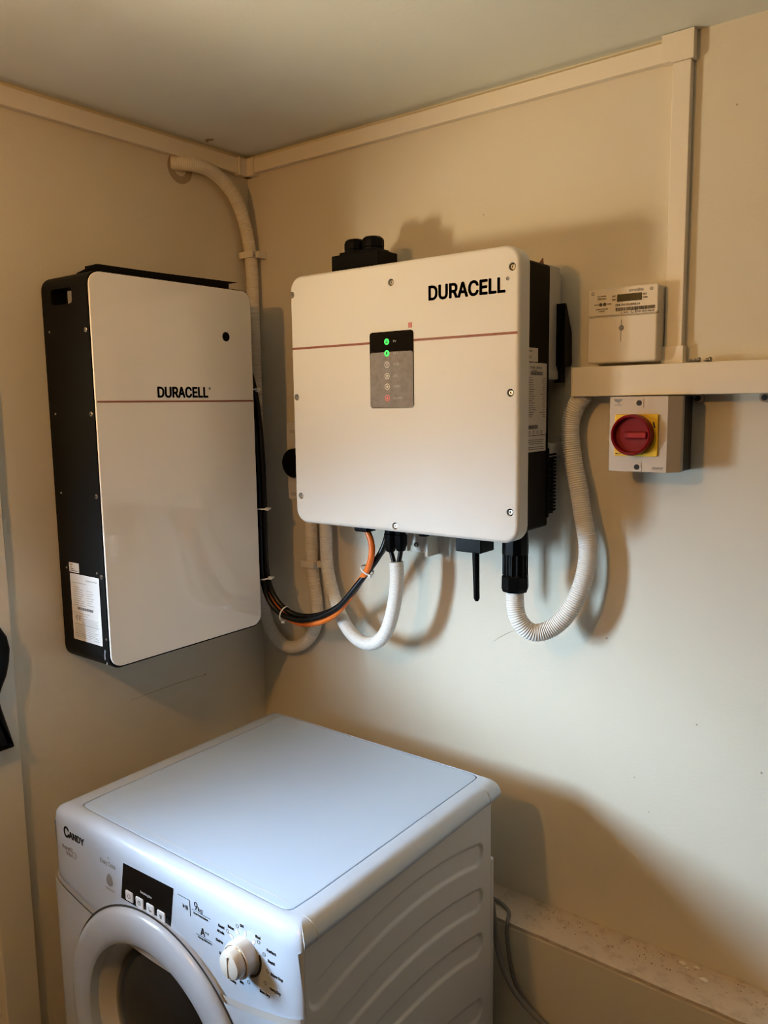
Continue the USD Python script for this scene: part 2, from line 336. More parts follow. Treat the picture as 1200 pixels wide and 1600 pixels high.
for x, z, rr in ((.1462, 1.7083, .0065), (.1475, 1.5541, .0065), (.1478, 1.3993, .0065), (.1480, 1.2440, .0065)):
    s = part(b, 'screw', lathe([(.0046, 0), (.0046, .0010), (.0036, .0018), (0, .0018)], axis((x, BY0 + .0002, z), (0, -1, 0)), 20), MSTEEL)
    part(s, 'socket', disc((x, BY0 - .0016, z), (0, -1, 0), .0020, .0003, 12), MHOLE, None)
for x, z in ((.0235, 1.7117), (.0255, 1.5547), (.0270, 1.400), (.0285, 1.25), (.133, 1.25), (.151, 1.122)):
    part(b, 'rivet', lathe([(.0026, 0), (.002, .001), (0, .0013)], axis((x, BY0 + .0001, z), (0, -1, 0)), 10), MSTEEL)
part(b, 'scuff_mark', cat_([prism([(0, 0), (.004, .003), (.003, .012), (.006, .02), (.002, .022), (-.001, .01)], (.142, BY0 - .0002, 1.078), BACK, .0003), prism([(0, 0), (.005, .002), (.002, .008)], (.147, BY0 - .0002, 1.07), BACK, .0003)]), MINKG, None)
st = part(b, 'power_button', disc((.1616, -.2335, 1.7130), (1, 0, 0), .0088, .0012), MBLACKP)
part(st, 'button_bezel', annulus((.1616, -.2335, 1.7130), (1, 0, 0), .0088, .0100, .0008), MDGREY)
part(b, 'copper_stripe', quad((.1619, BY0 + .0045, 1.5750), LEFT, bw - .0125, .0032), MCOPPER, None)
part(b, 'lettering', cat_([heavy(text('DURACELL', (.1622, -.4172, 1.5848), LEFT, .0200, .1275, True), LEFT, .0005), annulus((.1622, -.2845, 1.6030), (1, 0, 0), .0016, .0024), quad((.1622, -.2852, 1.6022), LEFT, .0014, .0016)]), MINK, None, label='black brand lettering')
# stickers on the cabinet's side
oy = BY0 - .0006
l1 = part(b, 'rating_label', quad((.0395, BY0 - .0003, 1.1055), BACK, .0995, .1350, .0004, .002), MLABEL, None)
rows = [(.055, .092, .124, .0022), (.008, .055, .117, .0012)]
for k in range(9): rows.append((.010, .010 + [.02, .034, .030, .036, .031, .026, .035, .033, .038][k], .108 - .0045 * k, .0011))
for k in range(7): rows.append((.056, .056 + [.018, .022, .016, .024, .020, .015, .022][k], .104 - .0048 * k, .0011))
for k in range(3): rows.append((.008, .060 - .006 * k, .056 - .005 * k, .0009))
for k in range(5): rows.append((.034, .090 - .004 * (k % 2), .046 - .003 * k, .0008))
for k in range(7): rows.append((.008, .088 - .006 * (k % 3), .032 - .0036 * k, .0008))
rows += [(.006, .060, .007, .0009), (.070, .090, .006, .0012), (.006, .086, .0335, .0004), (.006, .086, .0135, .0004)]
part(l1, 'fine_print', bars((.0395, oy - .0002, 1.1055), BACK, rows), MINKL, None)
part(l1, 'barcode', barcode((.060, oy - .0002, 1.1690), BACK, .054, .0052, 30, 3), MINKG, None)
part(l1, 'approval_mark', text('C E', (.0520, oy - .0002, 1.1470), BACK, .0085, .017), MINKG, None)
l2 = part(b, 'serial_label', quad((.0385, BY0 - .0003, 1.2430), BACK, .0345, .0195, .0004, .001), MLABEL, None)
part(l2, 'fine_print', bars((.0385, oy - .0002, 1.2430), BACK, [(.004, .013, .0145, .0016), (.004, .010, .0105, .001), (.004, .015, .0065, .0013), (.004, .028, .0025, .0016)]), MINKG, None)
# hanging rail above the cabinet
part(b, 'hanging_rail', cat_([prism([(-.515, -.005), (-.505, .004), (-.465, .0255), (-.30, .0268), (-.09, .030), (-.105, .0268), (-.118, .024), (-.119, -.006)], (.046, 0, 1.8225), LEFT, .003), cbox(.004, .048, -.46, -.118, 1.8465, 1.8490), cbox(.004, .012, -.46, -.118, 1.80, 1.8490)]), MBLACKM, None)
tb = cbox(.02, .14, -.48, -.13, 1.0575, 1.0605)

# ------------------------------------------------------------------ inverter on the back wall
v = thing('inverter', 'large white-fronted inverter with status display on the back wall', 'inverter', (.577, -.09, 1.319))
IX0, IX1, IZ0, IZ1 = .3120, .8420, 1.3185, 1.8260
iw, ih, icx, icz = IX1 - IX0, IZ1 - IZ0, (IX0 + IX1) / 2, (IZ0 + IZ1) / 2
SCR = [(.3185, 1.7895), (.5730, 1.7895), (.8275, 1.7895), (.8253, 1.5808), (.8260, 1.3745), (.5755, 1.3305), (.3285, 1.3752), (.3240, 1.5815)]
cover = put(softplate(iw, ih, .030, .035, .007), (icx, -.155, icz), BACK)
cover = cut(cover, [lathe([(.0068, 0), (.0068, .02)], axis((x, -.1835, z), (0, -1, 0)), 20) for x, z in SCR])
part(v, 'front_cover', cover, MINV)
for x, z in SCR:
    s = part(v, 'screw', lathe([(.0048, 0), (.0048, .0030), (.0040, .0040), (.0024, .0040), (.0022, .0018), (0, .0018)], axis((x, -.1836, z), (0, -1, 0)), 20), MSTEEL)
    part(s, 'socket', disc((x, -.1838, z), (0, -1, 0), .0067, .0004), MHOLE, None)
part(v, 'inverter_body', put(softplate(.512, .472, .006, .089, .002), (.580, -.067, 1.571), BACK), MBLACKM)
fins = [cbox(x, x + .0022, -.067, -.034, 1.357, 1.475, 0) for x in np.arange(.35, .833, .0075)]
part(v, 'heat_sink', cat_(fins + [cbox(.345, .838, -.069, -.064, 1.352, 1.480)]), MBLACKM, None)
side_fins = [cbox(.834, .8385, -.064, -.036, z, z + .0040) for z in np.arange(1.362, 1.472, .0065)]
part(v, 'side_fin_stack', cat_(side_fins), MBLACKM, None)
part(v, 'rear_housing', cat_([cbox(.36, .835, -.066, -.020, 1.612, 1.808, .003), cbox(.36, .828, -.020, -.001, 1.63, 1.799, .002), cbox(.80, .837, -.066, -.022, 1.605, 1.622, .002)]), MGREYP, label='light grey housing behind the black body')
part(v, 'vent_cowl', cat_([prism([(-.0360, 1.7414), (-.031, 1.741), (-.006, 1.690), (-.004, 1.635), (-.009, 1.629), (-.036, 1.629)], (.826, 0, 0), LEFT, .026), cbox(.83, .842, -.030, -.012, 1.600, 1.632)]), MBLACKP, None, label='black wedge-shaped cowl')
part(v, 'mounting_bracket', cat_([cbox(.80, .838, -.064, -.016, 1.4640, 1.4885, .001), cbox(.40, .838, -.016, -.0005, 1.46, 1.50)]), MGREYP, None)
part(v, 'top_tab', prism([(-.098, 1.806), (-.083, 1.8175), (-.080, 1.806)], (.829, 0, 0), LEFT, .0015), MCOPPER, None)
SY = -.1901
# copper stripe either side of the display
part(v, 'copper_stripe', cat_([quad((IX0 + .004, SY, 1.6788), BACK, .5225 - IX0 - .004, .0042), quad((.6235, SY, 1.6788), BACK, IX1 - .004 - .6235, .0042)]), MCOPPER, None)
part(v, 'lettering', cat_([heavy(text('DURACELL', (.6582, SY, 1.7496), BACK, .0240, .1560, True), BACK, .0006), annulus((.8190, SY, 1.7710), (0, -1, 0), .0020, .0030), quad((.8183, SY, 1.7700), BACK, .0016, .0020)]), MINK, None, label='black brand lettering')
d = part(v, 'display', quad((.5210, SY, 1.5570), BACK, .1026, .1432, .0010, .006), MDISP, None)
part(d, 'protective_film', quad((.5218, SY - .0010, 1.5578), BACK, .1010, .1045, .0003, .005), MSHEET, None)  # mottled grey sheet over the lower part of the display
part(v, 'film_tab', cat_([quad((.6122, SY, 1.7040), BACK, .0085, .0095), ]), MPINK, None)
ICX = .5625
for k, (z, w, tx) in enumerate(((1.6815, MGREEN, 'PV'), (1.6600, MGREEN, 'BAT'), (1.6387, MICONW, 'GRID'), (1.6172, MICONW, 'EPS'), (1.5975, MICONW, 'COM'), (1.5760, MICONR, 'ALARM'))):
    yy = SY - .0013
    if w is MGREEN:
        ic = cat_([disc((ICX, yy, z), (0, -1, 0), .0060, .0003), ])
    else:
        ic = annulus((ICX, yy, z), (0, -1, 0), .0046, .0060, .0003)
    i = part(d, 'status_icon', ic, w, None, label='lit green status icon' if w is MGREEN else ('red warning icon' if w is MICONR else None))
    gl = {0: cat_([quad((ICX - .0022, yy - .0003, z - .0024), BACK, .0044, .0012), quad((ICX - .0022, yy - .0003, z + .0004), BACK, .0044, .0012)]),
          1: quad((ICX - .0012, yy - .0003, z - .0026), BACK, .0024, .0052),
          2: cat_([quad((ICX - .0010, yy, z - .003), BACK, .002, .006), quad((ICX - .002, yy, z + .001), BACK, .004, .001)]),
          3: cat_([quad((ICX - .0022, yy, z - .001), BACK, .0044, .0034), quad((ICX - .0026, yy, z - .0026), BACK, .0052, .001)]),
          4: disc((ICX, yy, z), (0, -1, 0), .0024, .0003, 14),
          5: prism([(-.003, -.0022), (.003, -.0022), (0, .0032)], (ICX, yy, z), BACK, .0003)}[k]
    part(d, 'icon_symbol', gl, MHOLE if w is MGREEN else w, None)
    part(d, 'caption', text(tx, (.5775, SY - .0013, z - .0020), BACK, .0042, None, False, .0002), MINKL, None)
# stickers on the black right side (plane x = .836)
SX = .8362; RT = ((0, 1, 0), (0, 0, 1))
q = part(v, 'serial_label', quad((SX, -.1505, 1.6345), RT, .040, .0240), MLABELD, None)
part(q, 'fine_print', bars((SX + .0004, -.1505, 1.6345), RT, [(.002, .018, .0185, .0010), (.002, .018, .0165, .0006), (.002, .017, .0090, .0010), (.005, .013, .0060, .0010)]), MINKG, None)
q = part(v, 'rating_label', quad((SX, -.1505, 1.5060), RT, .0745, .1270), MLABELD, None)
rows = [(.018, .036, .1130, .0016)]
for k in range(18):
    z = .100 - .0040 * k
    rows.append((.004, .004 + [.014, .019, .016, .021, .018, .023, .020, .017, .025, .022, .016, .024, .020, .026, .030, .022, .018, .015][k], z, .0013))
    rows.append((.068 - [.008, .012, .010, .006, .009, .011, .007, .018, .008, .010, .007, .009, .011, .006, .008, .018, .007, .009][k], .070, z - .0005, .0012))
part(q, 'fine_print', bars((SX + .0004, -.1505, 1.5060), RT, rows), MINKG, None)
part(q, 'barcode', barcode((SX + .0004, -.1380, 1.6115), RT, .046, .0065, 30, 5), MINKG, None)
part(q, 'barcode', barcode((SX + .0004, -.1470, 1.5170), RT, .038, .0070, 20, 6), MINKG, None)
part(q, 'model_line', text('PURE DRIVE', (SX + .0004, -.139, 1.6225), RT, .0040, .044), MINKG, None)
part(q, 'approval_marks', cat_([annulus((SX + .0004, -.140 + .015 * k, 1.5110), (1, 0, 0), .0025, .0034, .0003, 12) for k in range(4)]), MINKG, None)
q = part(v, 'warning_label', quad((SX, -.1510, 1.4765), RT, .0740, .0285), MLABELD, None)
part(q, 'fine_print', bars((SX + .0004, -.1510, 1.4765), RT, [(.006, .066, .0205, .0013), (.006, .062, .0170, .0013), (.010, .062, .0135, .0013), (.006, .064, .0075, .0013), (.004, .066, .0040, .0013)]), MINKG, None)
# cable entry block on top
g = part(v, 'gland_block', cat_([cbox(.393, .512, -.150, -.085, 1.806, 1.8630, .002), cbox(.408, .500, -.143, -.095, 1.862, 1.8690, .002)]), MBLACKP)
for x in (.431, .4765):
    hexa = [(.0225, 0), (.0225, .004), (.0205, .005), (.0225, .006), (.0225, .018), (.021, .022), (.017, .0255), (.010, .0265), (.009, .024), (0, .024)]
    part(v, 'cable_gland', lathe(hexa, axis((x, -.119, 1.8685), (0, 0, 1)), 12), MBLACKP, 20)
# glands below
for x, dz in ((.5035, 0), (.5300, .004)):
    part(v, 'cable_gland', lathe([(.0135, 1.337), (.0135, 1.312), (.0115, 1.310), (.0115, 1.300), (.0135, 1.298), (.0130, 1.275 + dz), (.0095, 1.262 + dz), (.006, 1.260 + dz), (0, 1.262 + dz)], np.array([[1, 0, 0, x], [0, 1, 0, -.110], [0, 0, 1, 0], [0, 0, 0, 1.]]), 12), MBLACKP, 20)
part(v, 'battery_socket', cbox(.425, .462, -.135, -.100, 1.300, 1.336, .004), MBLACKP)
part(v, 'socket_cap', lathe([(.012, 1.336), (.012, 1.305), (.010, 1.300), (0, 1.300)], np.array([[1, 0, 0, .585], [0, 1, 0, -.105], [0, 0, 1, 0], [0, 0, 0, 1.]]), 16), MBLACKP)
part(v, 'bottom_plate', cbox(.36, .80, -.145, -.075, 1.330, 1.3365, .001), MGREYM, None)

# black screw-on cable connector at the inverter's lower right corner
c = thing('cable_connector', 'thick black ribbed connector under the right end of the inverter', 'connector', (.794, -.110, 1.22))
TZ = np.array([[1, 0, 0, .794], [0, 1, 0, -.110], [0, 0, 1, 0], [0, 0, 0, 1.]])
part(c, 'socket_ring', lathe([(.0215, 1.334), (.0230, 1.326), (.0240, 1.312), (.0245, 1.300), (.0245, 1.286), (.0215, 1.284), (0, 1.284)], TZ, 10), MBLACKP, 20)
ribs = [cbox(.794 + .0215 * math.cos(a) - .0018, .794 + .0215 * math.cos(a) + .0018, -.11 + .0215 * math.sin(a) - .0018, -.11 + .0215 * math.sin(a) + .0018, 1.246, 1.286, .0008) for a in np.linspace(0, 2 * np.pi, 14, endpoint=False)]
part(c, 'barrel', cat_([lathe([(.0210, 1.286), (.0215, 1.280), (.0215, 1.246), (0, 1.246)], TZ, 24)] + ribs), MBLACKP)
part(c, 'hex_nut', lathe([(.0225, 1.248), (.0255, 1.244), (.0260, 1.222), (.0235, 1.215), (.0, 1.215)], TZ, 8), MBLACKP, 15)

# data logger with whip antenna
a = thing('data_logger', 'black plug-in logger with a thin antenna hanging under the inverter', 'antenna', (.709, -.120, 1.19))
part(a, 'housing', cbox(.682, .738, -.140, -.090, 1.2840, 1.3220, .002), MBLACKP)
part(a, 'collar', cbox(.690, .730, -.135, -.095, 1.322, 1.3370, .002), MBLACKP)
part(a, 'whip', sweep([(.7150, -.120, 1.286), (.7152, -.120, 1.27), (.7158, -.1195, 1.23), (.7165, -.119, 1.192), (.7167, -.119, 1.187)], [.0070, .0068, .0062, .0058, .0030], 14), MBLACKP)

# white metal bracket peeping out below the inverter
k = thing('wall_bracket', 'small pale wall bracket with one screw below the inverter', 'bracket', (.52, -.03, 1.25))
part(k, 'bracket_plate', cat_([cbox(.498, .548, -.046, -.040, 1.252, 1.300, .001), cbox(.545, .553, -.046, -.0005, 1.244, 1.300, .001), cbox(.50, .56, -.006, -.0005, 1.262, 1.31, .001)]), MMETER, None)
part(k, 'screw', lathe([(.0055, 0), (.005, .0025), (.0025, .003), (.002, .0012), (0, .0012)], axis((.524, -.0462, 1.268), (0, -1, 0)), 16), MDSTEEL)

# ------------------------------------------------------------------ DC isolator half hidden behind the inverter
s = thing('rotary_isolator', 'grey switch box with black rotary knob half behind the inverter', 'switch', (.20, -.03, 1.345))
part(s, 'switch_box', put(softplate(.095, .182, .006, .060, .003), (.211, -.0005, 1.4365), BACK), MGREYP)
part(s, 'knob', lathe([(.035, 0), (.034, .012), (.031, .016), (0, .017)], axis((.194, -.0605, 1.432), (0, -1, 0)), 28), MBLACKP)
for r_ in ((.006, .030, .160, .0012), (.006, .026, .156, .0010), (.006, .028, .014, .0012), (.006, .022, .010, .0010)): part(s, 'print_line', bars((.168, -.0609, 1.346), BACK, [r_]), MINKG, None)

# ------------------------------------------------------------------ electricity meter
m = thing('electricity_meter', 'small cream electricity meter with LCD above the wide trunking', 'meter', (.962, -.02, 1.629))
MX0, MX1, MZ0, MZ1 = .8995, .1250, 1.6305, 1.7590
mcx = .8995 + .0625; mh = MZ1 - MZ0
part(m, 'meter_case', put(softplate(.125, mh, .006, .038, .003), (mcx, -.0005, MZ0 + mh / 2), BACK), MMETER)
part(m, 'terminal_cover', put(softplate(.1245, .081, .005, .0090, .004), (mcx, -.0375, MZ0 + .0405), BACK), MMETER)
part(m, 'face_plate', put(softplate(.1245, .0475, .004, .0085, .0025), (mcx, -.0375, MZ1 - .0238), BACK), MMETER)
my = -.0464
part(m, 'lcd', quad((.9537, my, 1.7345), BACK, .0420, .0110), MLCD, None)
part(m, 'lcd_bezel', cat_([quad((.9530, my, 1.7338), BACK, .0434, .0124, .0002)]), MDGREY, None)
part(m, 'optical_port', cat_([disc((.9238, my, 1.7315), (0, -1, 0), .0030), disc((.9308, my, 1.7315), (0, -1, 0), .0030)]), MINK, None)
part(m, 'print', cat_([text('EML2418280824', (.9505, my, 1.7265), BACK, .0036, .043), text('EXP', (.9440, my, 1.7425), BACK, .0028), text('IMP', (.9440, my, 1.7365), BACK, .0028), text('NET', (.9985, my, 1.7420), BACK, .0028), text('kWh', (.9985, my, 1.7365), BACK, .0028),
    text('PULSE', (.9120, my, 1.7306), BACK, .0020), text('1000/kWh', (.9350, my, 1.7306), BACK, .0020, .008), text('230V 50Hz', (.9175, my, 1.7400), BACK, .0024, .016), text('0.25-5(100)A', (.9175, my, 1.7445), BACK, .0020, .016), text('SINGLE PHASE', (.9150, my, 1.7225), BACK, .0022, .022), text('2 WIRE', (.9200, my, 1.7190), BACK, .0020, .011), text('C E', (.9780, my, 1.7135), BACK, .0058, .011), text('M24 0120', (.9900, my, 1.7140), BACK, .0026, .015), text('2.5kV', (.9600, my, 1.7140), BACK, .0026, .014), text('Class B', (1.0070, my, 1.7140), BACK, .0026, .011)]), MINK, None)
part(m, 'barcode', barcode((.9510, my, 1.7180), BACK, .069, .0058, 44, 9), MINK, None)
for x in (.909, 1.0125): part(m, 'corner_mark', annulus((x, my, 1.7510), (0, -1, 0), .0018, .0028, .0003, 12), MINKG, None)
part(m, 'maker_lettering', text('emlite', (.9740, my, 1.7492), BACK, .0048, .025), MINKG, None)
part(m, 'plate_outline', cat_([quad((.9060, my, 1.7095), BACK, .1130, .0005)]), MINKG, None)
sc = part(m, 'cover_screw', lathe([(.0036, 0), (.0036, .0006), (.0028, .0012), (0, .0012)], axis((.9620, -.0466, 1.6895), (0, -1, 0)), 18), MGREYC)
part(m, 'screw_slot_groove', cat_([quad((.9614, -.0467, 1.6935), BACK, .0012, .0100), quad((.9608, -.0467, 1.6660), BACK, .0009, .0200), annulus((.9620, -.0467, 1.6895), (0, -1, 0), .0036, .0046)]), MINKG, None)

# ------------------------------------------------------------------ rotary mains switch, red on yellow
w = thing('isolator_switch', 'red rotary isolator switch on a yellow plate below the trunking', 'switch', (1.01, -.04, 1.445))
WX0, WX1, WZ0, WZ1 = .9600, 1.0600, 1.4450, 1.5712
part(w, 'back_box', cbox(.9650, 1.0735, -.0560, -.0005, 1.4450, 1.5712, .002), MDGREY)
wcz = (WZ0 + WZ1) / 2
ring0 = [(.9605, -.056), (1.0768, -.056)]
covr = loft([[(.9605, -.055, WZ0), (1.0760, -.055, WZ0), (1.0760, -.055, WZ1), (.9605, -.055, WZ1)], [(.9605, -.066, WZ0), (1.0760, -.066, WZ0), (1.0760, -.066, WZ1), (.9605, -.066, WZ1)]])
part(w, 'cover', loft([[(x, y, z) for x, z in ((.9605, WZ0), (xr, WZ0), (xr, WZ1), (.9605, WZ1))] for y, xr in ((-.055, 1.0760), (-.066, 1.0760), (-.085, 1.0590))]), MISO, None)
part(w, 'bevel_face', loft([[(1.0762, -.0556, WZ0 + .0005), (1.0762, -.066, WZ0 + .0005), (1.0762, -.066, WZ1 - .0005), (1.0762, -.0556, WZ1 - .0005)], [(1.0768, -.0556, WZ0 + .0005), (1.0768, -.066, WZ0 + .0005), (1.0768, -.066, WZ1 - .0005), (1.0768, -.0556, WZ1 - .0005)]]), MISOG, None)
wy = -.0852
for x, z in ((1.0110, 1.5605), (1.0098, 1.4530)):
    o_ = part(w, 'fixing_boss', quad((x - .0070, wy, z - .0070 if z < 1.5 else z - .0070), BACK, .0145, .0145, .0008), MISO, None)
    part(o_, 'screw', disc((x, wy - .0008, z), (0, -1, 0), .0046, .0006), MHOLE)
part(w, 'yellow_plate', put(softplate(.0740, .0705, .003, .0040, .001), (1.0078, -.0850, 1.5065), BACK), MYEL)
kc = (1.0045, 1.5075)
T_ = axis((kc[0], -.0890, kc[1]), (0, -1, 0))
part(w, 'knob_ring', lathe([(.0345, 0), (.0345, .014), (.0335, .0170), (.0315, .0180), (.0295, .0170), (.0280, .0080), (0, .0070)], T_, 48), MRED)
part(w, 'knob_bar', cbox(kc[0] - .010, kc[0] + .0272, -.1065, -.0950, kc[1] - .0062, kc[1] + .0055, .002), MRED)
part(w, 'knob_pointer', cat_([cbox(kc[0] - .004, kc[0] + .0262, -.1071, -.1060, kc[1] - .0040, kc[1] + .0033, .0004)]), MREDL, label='paler worn red pointer strip')
part(w, 'knob_lettering', text('OFF', (kc[0] - .0200, -.0966, kc[1] - .004), BACK, .0060, .015), MREDL, None)
part(w, 'position_mark', prism([(0, 0), (.003, -.0005), (.0005, .0095), (-.0020, .0095)], (kc[0] + .0335, -.0892, kc[1] + .012), BACK, .0003), MINK, None)
part(w, 'plate_print', bars((.9735, -.0892, 1.4745), BACK, [(0, .004, 0, .0014), (.005, .009, 0, .0010)]), MINK, None)
part(w, 'logo', cat_([prism([(0, .006), (.0165, .006), (.0146, .0036), (.0120, .0036), (.0086, .0006), (.0040, .0010)], (.9665, wy, 1.5613), BACK, .0003), prism([(.0070, -.0022), (.0088, -.0022), (.0142, .0032), (.0124, .0032)], (.9665, wy, 1.5613), BACK, .0003), text('STAG', (.9680, wy, 1.5562), BACK, .0020, .0130)]), MINKG, None)
part(w, 'model_lettering', text('ISO4P20', (1.0355, wy, 1.4500), BACK, .0038, .0180), MINKG, None)

# ------------------------------------------------------------------ trunking
t = thing('wide_trunking', 'wide cream cable trunking running level to the right edge', 'trunking', (1.6, -.03, 1.573))
part(t, 'trunking_base', cbox(.8765, XR, -.0500, -.0005, 1.5745, 1.6235, .001), MTRUNK, None)
part(t, 'trunking_lid', cbox(.8765, XR, -.0556, -.0495, 1.5730, 1.6250, .0015), MTRUNK)
part(t, 'end_cap', cbox(.8745, .8768, -.0560, -.0005, 1.5725, 1.6255, .001), MTRUNK)
for x, lb in ((1.0838, 'dark screw lug under the wide trunking next to the isolator switch'), (1.1886, 'dark screw lug under the wide trunking at the right picture edge')):
    z = thing('trunking_lug', lb, 'screw lug', (x, -.008, 1.567))
    part(z, 'lug', lathe([(.0085, 0), (.0085, .008), (.007, .010), (0, .010)], axis((x, -.0005, 1.5672), (0, -1, 0)), 18), MPLASTER)
    part(z, 'screw', lathe([(.0050, 0), (.0045, .003), (0, .0035)], axis((x, -.0104, 1.5665), (0, -1, 0)), 14), MHOLE)
def mini(name, label, lo, hi, face):
    p = thing(name, label, 'mini trunking', ((lo[0] + hi[0]) / 2, (lo[1] + hi[1]) / 2, lo[2]))
    (x0, y0, z0), (x1, y1, z1) = lo, hi
    if face == 'y':
        part(p, 'trunking_base', cbox(x0, x1, -.0115, -.0005, z0 + .001, z1 - .001, .0005), MTRUNK, None)
        part(p, 'trunking_lid', cbox(x0, x1, -.0165, -.0110, z0, z1, .0015), MTRUNK)
    else:
        part(p, 'trunking_base', cbox(.0005, .0115, y0, y1, z0 + .001, z1 - .001, .0005), MTRUNK, None)
        part(p, 'trunking_lid', cbox(.0110, .0165, y0, y1, z0, z1, .0015), MTRUNK)
    return p
mini('mini_trunking', 'slim cream trunking along the top of the back wall', (.036, -.0165, 2.1160), (1.010, -.0005, 2.1480), 'y')
mini('mini_trunking', 'slim cream trunking along the top of the left wall', (.0005, -3.0, 2.1130), (.0165, -.040, 2.1480), 'x')
mini('mini_trunking', 'upright slim cream trunking dropping beside the meter to the wide trunking', (1.0262, -.0165, 1.6550), (1.0560, -.0005, 2.1120), 'y')
e = thing('trunking_corner', 'cream inside corner piece joining the two ceiling trunkings', 'trunking corner', (.02, -.02, 2.11))
part(e, 'corner_cover', cat_([cbox(.0005, .0185, -.044, -.0005, 2.1105, 2.1500, .001), cbox(.0005, .040, -.0185, -.0005, 2.1105, 2.1500, .001)]), MTRUNK)
for q_ in (cbox(.0180, .0205, -.0445, -.041, 2.1100, 2.1505), cbox(.037, .0405, -.0205, -.018, 2.1100, 2.1505)):
    part(e, 'corner_lip', q_, MTRUNK, None)
e = thing('trunking_elbow', 'cream elbow cover where the ceiling trunking turns down', 'trunking elbow', (1.035, -.02, 2.11))
part(e, 'elbow_cover', tri(man(weld(prism([(1.0085, 2.1575), (1.0600, 2.1575), (1.0600, 2.1120), (1.0240, 2.1120), (1.0240, 2.1145), (1.0085, 2.1145)], (0, -.0002, 0), BACK, .0195)))), MTRUNK, None)
e = thing('trunking_coupler', 'cream coupler at the foot of the upright trunking beside the meter', 'trunking coupler', (1.04, -.02, 1.625))
part(e, 'coupler_cover', cbox(1.0228, 1.0600, -.0200, -.0005, 1.6250, 1.6560, .0012), MTRUNK)
# loose wall screws lying on the trunking
for x0, x1, lb in ((1.072, 1.094, 'loose dark screw on the wide trunking, the one nearer the upright trunking'), (1.0985, 1.1115, 'shorter loose dark screw on the wide trunking, further from the upright trunking')):
    sx = thing('loose_screw', lb, 'screw', ((x0 + x1) / 2, -.035, 1.625))
    zz = 1.6295
    part(sx, 'shank', sweep([(x0, -.036, zz - .0015), ((x0 + x1) / 2, -.036, zz - .001), (x1 - .003, -.036, zz)], [.0012, .0022, .0026], 10), MDSTEEL)
    part(sx, 'thread', cat_([annulus((q_, -.036, zz - .0005), (1, 0, .05), .0012, .0032, .0008, 14) for q_ in np.linspace(x0 + .004, x1 - .006, 5)]), MDSTEEL, None)
    part(sx, 'head', lathe([(.0044, 0), (.0044, .0025), (.003, .004), (0, .004)], axis((x1 - .004, -.036, zz), (1, 0, 0)), 14), MDSTEEL)

# ------------------------------------------------------------------ flexible conduits and cables
def hose(name, label, pts, r, mat, **kw):
    base = np.min(np.array(pts), 0); p = thing(name, label, 'conduit', base)
    part(p, 'corrugated_tube', corrugated(pts, r, **kw), mat, 70); return p
up = hose('flexible_conduit', 'ribbed conduit curving from the hole under the ceiling down the corner', [(-.004, -.225, 2.100), (.010, -.208, 2.1005), (.022, -.180, 2.1010), (.0235, -.132, 2.096), (.024, -.094, 2.078), (.0245, -.062, 2.046), (.025, -.042, 2.006), (.026, -.031, 1.966), (.028, -.026, 1.925), (.030, -.025, 1.864), (.030, -.025, 1.76), (.030, -.025, 1.60), (.028, -.025, 1.40), (.0235, -.024, 1.20), (.0245, -.023, 1.085), (.034, -.021, 1.035), (.060, -.021, .9885), (.105, -.021, .965), (.150, -.021, .976), (.188, -.021, 1.006), (.208, -.021, 1.045), (.2105, -.021, 1.090), (.204, -.021, 1.140), (.199, -.021, 1.188), (.198, -.021, 1.240), (.198, -.021, 1.30), (.200, -.021, 1.342)], .0152, MPVCOLD)
part(up, 'wall_grommet', cat_([annulus((-.0003, -.205, 2.094), (1, 0, 0), .018, .034, .0012, 30)]), MPLASTER, None, label='crumbled plaster round the hole')
hose('flexible_conduit', 'white ribbed conduit looping up to an open end below the inverter', [(.254, -.033, 1.343), (.2545, -.032, 1.315), (.255, -.032, 1.29), (.256, -.033, 1.242), (.262, -.036, 1.181), (.281, -.044, 1.137), (.322, -.064, 1.088), (.366, -.081, 1.058), (.414, -.094, 1.046), (.457, -.103, 1.057), (.485, -.108, 1.082), (.505, -.110, 1.127), (.515, -.110, 1.170), (.519, -.110, 1.211), (.518, -.110, 1.241)], .0150, MPVC, depth=.0009)
hose('flexible_conduit', 'white ribbed conduit looping from the black connector up to the wide trunking', [(.794, -.110, 1.218), (.795, -.110, 1.185), (.804, -.109, 1.158), (.824, -.098, 1.138), (.848, -.083, 1.142), (.874, -.070, 1.166), (.896, -.058, 1.210), (.907, -.049, 1.260), (.906, -.042, 1.307), (.895, -.036, 1.349), (.884, -.032, 1.397), (.872, -.029, 1.444), (.8635, -.028, 1.491), (.864, -.028, 1.532), (.876, -.028, 1.562), (.890, -.028, 1.578)], .0170, MPVC, depth=.0012)
def clip(label, o, u0, u1, zc, y):
    p = thing('conduit_clip', label, 'conduit clip', o)
    return p
p = thing('conduit_clip', 'cream saddle clip on the conduit in the wall corner', 'conduit clip', (.04, -.02, 1.918))
part(p, 'saddle', cat_([cbox(.006, .0115, -.043, -.0005, 1.917, 1.932, .001), cbox(.006, .052, -.0435, -.040, 1.917, 1.932, .001), cbox(.0485, .0575, -.030, -.0005, 1.917, 1.932, .001)]), MTRUNK, None)
p = thing('conduit_clip', 'cream saddle clip holding the two conduits left below the inverter', 'conduit clip', (.20, -.02, 1.182))
part(p, 'saddle', cat_([cbox(.1775, .1825, -.040, -.0005, 1.180, 1.1955, .001), cbox(.1775, .2195, -.0395, -.0365, 1.180, 1.1955, .001), cbox(.2155, .2385, -.024, -.0005, 1.180, 1.1955, .001)]), MTRUNK, None)

